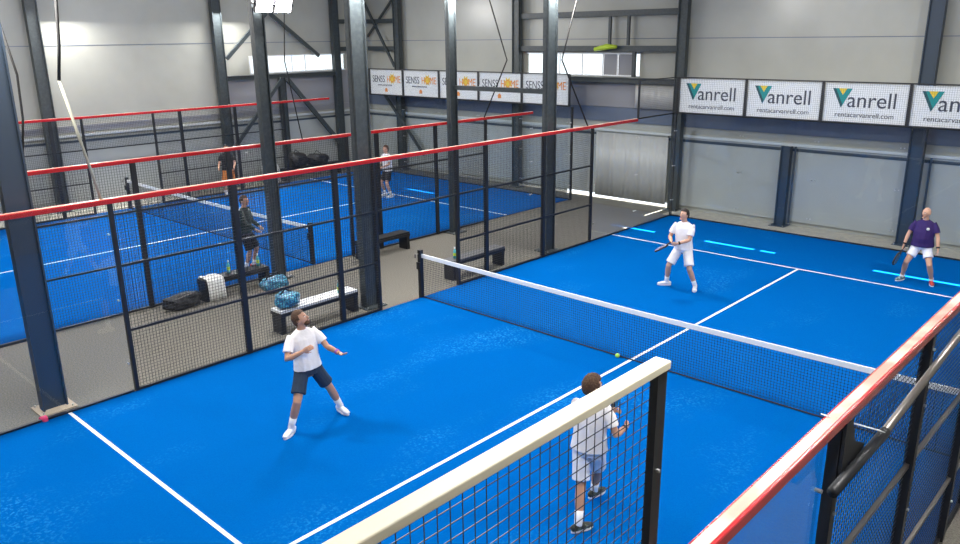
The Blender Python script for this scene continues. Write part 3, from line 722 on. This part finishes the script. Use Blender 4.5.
    # hair
    if hair[1] != 'bald':
        hb = bmesh.new(); bmesh.ops.create_icosphere(hb, subdivisions=5, radius=1); rnd = random.Random(4)
        curly = hair[1] == 'curly'; dl = []
        for v in hb.verts:
            x, y, z = v.co; th = .016 if not curly else .03
            n = (math.sin(x*19)*math.sin(y*17+1)*math.sin(z*21+2)) * (.008 if curly else .003)
            if (y > .28 and z < .42+.2*y) or (z < -.35 and y > -.55) or z < -.62 or (abs(x) > .8 and z < .0 and y > -.25): dl.append(v)
            xx, yy, z2 = x*(.074+th+n), y*(.093+th+n)-.004, z*(.112+th+n)+.022
            v.co = hp_(xx, yy, z2)
        bmesh.ops.delete(hb, geom=dl, context='VERTS')
        ho = finish(hb, 'hair', hair[0], root, 0, 0, False); sd_ = ho.modifiers.new('t', 'SOLIDIFY'); sd_.thickness = .02; sd_.offset = -1
        if hair[1] == 'beard':
            pass
    if P.get('beard'):
        bm = bmesh.new(); ell(bm, hp_(0, .062, -.068), (.06, .045, .035), Rh); finish(bm, 'beard', hair[0], root, 0, 0, False)
    # shirt
    infl = .016
    bm = bmesh.new(); hem = P.get('hem', .03)
    ring_loft(bm, [pel-lean*hem, pel+lean*.06, pel+lean*.16, pel+lean*.3, pel+lean*.42, pel+lean*.485, pel+lean*.53, pel+lean*.555],
              [(.205*fat, .158*fat), (.192*fat, .15*fat), (.178*fat, .14*fat*fat), (.188*fat, .142*fat), (.195, .12), (.185, .09), (.12, .078), (.072, .068)], side, dome=False)
    for s, e, w in ((SR, ER, WR), (SL, EL, WL)):
        c0 = pel+lean*.44+(s-pel-lean*.47)*.4
        if long: ring_loft(bm, [c0, s, s.lerp(e, .5), e, e.lerp(w, .5), e.lerp(w, .92)], [.07, .068, .06, .054, .05, .04], dome=False)
        else: ring_loft(bm, [c0-V((0,0,.02)), s-V((0,0,.006)), s.lerp(e, .3), s.lerp(e, sleeves), s.lerp(e, sleeves+.06)], [.056, .066, .066, .068, .071], dome=False)
    finish(bm, 'shirt', shirt, root, vox, 3)
    # shorts
    bm = bmesh.new()
    ring_loft(bm, [pel-lean*.09, pel-lean*.02, pel+lean*.1], [(.15*fat, .12*fat), (.172*fat, .13*fat), (.155*fat, .125*fat)], side, dome=False)
    sl = P.get('shortlen', .8)
    for h, k, a in ((HR, KR, AR), (HL, KL, AL)):
        up = h+V((0, 0, .03))
        if sl > 1: ring_loft(bm, [up, h.lerp(k, .4), k, k.lerp(a, .5), k.lerp(a, .92)], [.11, .1, .08, .07, .055], dome=False)
        else: ring_loft(bm, [up, h.lerp(k, .15), h.lerp(k, sl*.6), h.lerp(k, sl)], [.098*fat**.5, .1*fat**.5, .098, .102], dome=False)
    finish(bm, 'shorts' if sl <= 1 else 'trousers', shorts, root, vox, 3)
    # socks and shoes
    for key, k, a in (('R', KR, AR), ('L', KL, AL)):
        bm = bmesh.new(); ring_loft(bm, [a-V((0, 0, .03)), a, a.lerp(k, .14), a.lerp(k, P.get('sock', .3))], [.043, .045, .046, .05], dome=False)
        finish(bm, 'sock', P.get('sockmat', 'shoe'), root, 0, 0, False)
        td = V(P.get('toe'+key, (0, 1, 0))); td.z = 0; td.normalize(); f0 = V((a.x, a.y, a.z-.09)); raise_ = V((0, 0, .0))
        sdv = V((td.y, -td.x, 0)); bm = bmesh.new()
        ring_loft(bm, [f0-td*.075+V((0, 0, .05)), f0-td*.03+V((0, 0, .055)), f0+td*.05+V((0, 0, .05)), f0+td*.12+V((0, 0, .04)), f0+td*.18+V((0, 0, .033))],
                  [(.034, .038), (.04, .046), (.044, .04), (.048, .03), (.034, .02)], sdv)
        ring_loft(bm, [a-V((0, 0, .045)), a+V((0, 0, .0))], [.045, .043], dome=False)
        s_ = finish(bm, 'shoe', shoe if isinstance(shoe, str) else shoe[0 if key == 'R' else 1], root, .006, 2)
        pl = []
        for q in range(20):
            an = 2*PI*q/20; lx = math.cos(an); ly = math.sin(an); ww = .05 if lx > 0 else .04
            pl.append((.05+lx*.145, ly*ww))
        so = MB().prism(pl, f0+V((0, 0, .0)), td, -sdv, .018)
        so.build('sole', P.get('solemat', 'shoe'), s_)
    out = dict(root=root, WR=WR, WL=WL, ER=ER, EL=EL, H=H, Rh=Rh, chest=chest, fwd=fwd, side=side, KR=KR, HR=HR)
    # watch / band
    for key, w, e in (('R', WR, ER), ('L', WL, EL)):
        if P.get('band'+key):
            MB().tube([w.lerp(e, .06), w.lerp(e, .2)], .036, 12).build('wristband', P['band'+key], root, True)
    return out

def racket(per, hand, dirv, nrm, label, m='racketblue'):
    """padel racket in world space from a person's local hand point"""
    r = per['root']; mw = Matrix.Translation(r.location) @ Matrix.Rotation(r.rotation_euler.z, 4, 'Z') @ Matrix.Diagonal((r.scale[0],)*3+(1,))
    o = empty('padel_racket', (0, 0, 0), 0, label, 'racket', 'padel rackets')
    d = V(dirv).normalized(); n = V(nrm); n = (n-d*n.dot(d)).normalized(); s = d.cross(n); h = V(hand)
    o.matrix_world = mw @ Matrix.Translation(h) @ Matrix((s, d, n)).transposed().to_4x4()
    outl = []
    for q in range(32):
        an = 2*PI*q/32; outl.append((.128*math.sin(an)*(1-.12*math.cos(an-PI)), .27-.14*math.cos(an)))
    MB().prism(outl, (0, 0, -.017), (1, 0, 0), (0, 1, 0), .034).build('face', m, o, bevel=.006)
    MB().tube([(x*1.01, y, 0) for x, y in outl+outl[:1]], .02, 6).build('frame', 'grip', o, True)
    hl = MB()
    for ix in range(-3, 4):
        for iy in range(-3, 4):
            if ix*ix+iy*iy < 11: hl.tube([(ix*.028, .27+iy*.028, -.0185), (ix*.028, .27+iy*.028, .0185)], .006, 6)
    hl.build('drilled_holes', 'grip', o)
    MB().tube([(0, -.06, 0), (0, .07, 0)], .016, 10).build('handle', 'grip', o, True)
    MB().prism([(-.016, .06), (.016, .06), (.09, .17), (.06, .17), (0, .10), (-.06, .17), (-.09, .17)], (0, 0, -.012), (1, 0, 0), (0, 1, 0), .024).build('throat', 'grip', o)
    return o

A = math.atan2
G = .022
# player 1 (left, lunging, looks up)
p1 = person((3.04, -4.68, G), A(-.22, .95), dict(pelvis=(.17, -.07, .87), hem=.0, shortlen=.74, lean=(.07, -.06, 1), footR=(.5, 0, 0), footL=(-.32, -.2, 0), kneeR=(.35, 1, 0), kneeL=(-.3, 1, .2),
    toeR=(.75, .6, 0), toeL=(-.2, 1, 0), handR=(.32, .2, 1.22), elbR=(.8, -.2, -.8), handL=(-.14, .28, 1.12), elbL=(-.3, -.2, -1), palmR=(-1, 0, .3), palmL=(0, -.4, 1), curlR=.5, curlL=.35,
    head=(.95, .42), beard=True, bandL='purpleband', sock=.42, side=(1, .15, 0)), 'person in white shirt and navy shorts lunging, looking up', 'cloth', 'navy', 'shoe', 'skin2', ('hair', 'short'))
# player 2 (near camera behind the cream rail)
p2 = person((6.98, -4.12, G), A(1, -.25), dict(pelvis=(.07, .0, .92), lean=(.0, .06, 1), footR=(.0, .4, 0), footL=(.08, -.29, 0), kneeR=(.1, 1, 0), kneeL=(-.1, 1, 0),
    toeR=(.4, 1, 0), toeL=(.7, 1, 0), handR=(.40, .22, 1.12), elbR=(.5, -.5, -1), handL=(.16, .36, 1.2), elbL=(-.5, 0, -1), bandR='blackcloth', head=(-.6, .05), fat=1.05, curlR=.5, curlL=.6, sock=.34, solemat='shoe', shortlen=.86),
    'person with curly brown hair seen from behind through the square mesh', 'cloth', 'clothw', 'shoeblack', 'skin2', ('hair', 'curly'), scale=.975)
racket(p2, p2['WL']+V((0, .07, 0)), (-.15, 1, .15), (1, .15, 0), 'dark padel racket held in front of the curly-haired player', 'racketdark')
# player 3
p3 = person((3.68, 4.02, G), A(-1, .08), dict(pelvis=(0, 0, .88), lean=(0, .06, 1), footR=(.32, .02, 0), footL=(-.3, -.02, 0), toeR=(.9, .55, 0), toeL=(-.35, 1, 0), handR=(.14, .3, 1.04), handL=(.0, .3, 1.02),
    elbR=(.7, -.4, -.8), elbL=(-.8, -.3, -.8), bandL='blackcloth', head=(-.35, .12), sock=.34, curlR=.8, curlL=.8, shortlen=.84), 'black-haired person all in white holding a racket at the waist', 'cloth', 'cloth', 'shoe', 'skin', ('hairblack', 'short'), vox=.01)
racket(p3, p3['WR']+V((0.0, .06, -.01)), (.25, .85, -.25), (.55, .35, .75), 'violet and white padel racket held by the black-haired player in white')
# player 4
p4 = person((7.27, 7.6, G), A(-1, .08), dict(pelvis=(0, 0, .86), lean=(0, .05, 1), fat=1.16, footR=(.3, 0, 0), footL=(-.28, 0, 0), toeR=(.5, 1, 0), toeL=(-.3, 1, 0), handR=(.33, .14, .83), handL=(-.33, .16, .83),
    elbR=(.8, -.5, 0), elbL=(-.8, -.5, 0), bandL='blackcloth', bandR='blackcloth', head=(-.6, 0), sock=.12, curlR=.8, curlL=.4, shortlen=.62, sleeves=.55), 'bald person in dark purple shirt and white shorts standing at the back right', 'purple', 'clothw', ('shoegrey', 'shoered'), 'skin', (None, 'bald'), vox=.01, scale=.97)
racket(p4, p4['WR']+V((0, .03, -.09)), (.3, .7, -.8), (1, -.15, .3), 'teal padel racket hanging from the right hand of the bald person', 'racketdark')
em = bmesh.new(); ell(em, p4['chest']+p4['fwd']*.0+V((-.09, .155, .02)), (.032, .012, .032)); finish(em, 'chest_badge', 'towel', p4['root'], 0, 0, False)
# background people
p5 = person((-4.55, -1.25, G), A(.55, .85), dict(pelvis=(0, 0, .92), footR=(.14, 0, 0), footL=(-.14, .05, 0), handR=(.18, .35, 1.0), handL=(-.22, .25, .98), sock=.3, shortlen=.95, head=(0, 0)),
    'person in dark green jacket with white collar and red shoes beside the far court net', 'darkgreen', 'blackcloth', 'shoered', 'skin', ('hair', 'short'), vox=.014, long=True)
MB().tube([p5['root'].location*0+V((0, .015, 1.41)), V((0, .02, 1.46))], .072, 12).build('collar', 'white', p5['root'], True)
person((-13.0, 3.2, G), A(-.6, .75), dict(pelvis=(0, 0, .92), footR=(.14, 0, 0), footL=(-.14, .05, 0), handR=(.25, .3, 1.0), handL=(-.25, .3, 1.0), shortlen=.9), 'person in black top and orange shorts at the far side of the far court', 'blackcloth', 'orange', 'shoe', 'skin2', ('hairblack', 'short'), vox=.016)
p8 = person((-8.7, 6.6, G), A(-1, -.1), dict(pelvis=(0, 0, .9), footR=(.2, 0, 0), footL=(-.2, .05, 0), handR=(.25, .35, 1.05), handL=(-.2, .35, 1.05)), 'person in white shirt and black shorts on the far court, beside the corridor column', 'cloth', 'blackcloth', 'shoe', 'skin', ('hair', 'short'), vox=.014)

# ------------------------------------------------------------------ sun, world, camera
s = bpy.data.lights.new('sun', 'SUN'); s.energy = 60; s.angle = .006; s.color = (1, .97, .9)
so = bpy.data.objects.new('sun', s); C.objects.link(so); so.rotation_euler = V((0, -math.cos(.812), -math.sin(.812))).to_track_quat('-Z', 'Y').to_euler()
w = bpy.data.worlds.new('world'); bpy.context.scene.world = w; w.use_nodes = True
w.node_tree.nodes['Background'].inputs[0].default_value = (.85, .93, 1, 1); w.node_tree.nodes['Background'].inputs[1].default_value = 3.0

cam = bpy.data.cameras.new('camera'); co = bpy.data.objects.new('camera', cam); C.objects.link(co)
co.location = (11.36726, -10.41394, 5.15323); cam.sensor_width = 36; cam.lens = 785.736*36/960; cam.clip_start = .05
yaw, pit, rol = -.75162645, -.29138016, -.0124048502
f = V((math.sin(yaw)*math.cos(pit), math.cos(yaw)*math.cos(pit), math.sin(pit))); r = V((math.cos(yaw), -math.sin(yaw), 0)); u = r.cross(f)
c_, s_ = math.cos(rol), math.sin(rol); r2 = r*c_+u*s_; u2 = -r*s_+u*c_
co.matrix_world = Matrix.Translation(co.location) @ Matrix((r2, u2, -f)).transposed().to_4x4()
sc = bpy.context.scene; sc.camera = co
sc.view_settings.view_transform = 'Standard'; sc.view_settings.look = 'None'; sc.view_settings.gamma = 1; sc.view_settings.use_curve_mapping = False
sc.view_settings.exposure = 0.0
sc.cycles.use_denoising = True; sc.cycles.max_bounces = 8; sc.cycles.transparent_max_bounces = 16; sc.cycles.diffuse_bounces = 4
sc.cycles.caustics_reflective = False; sc.cycles.caustics_refractive = False
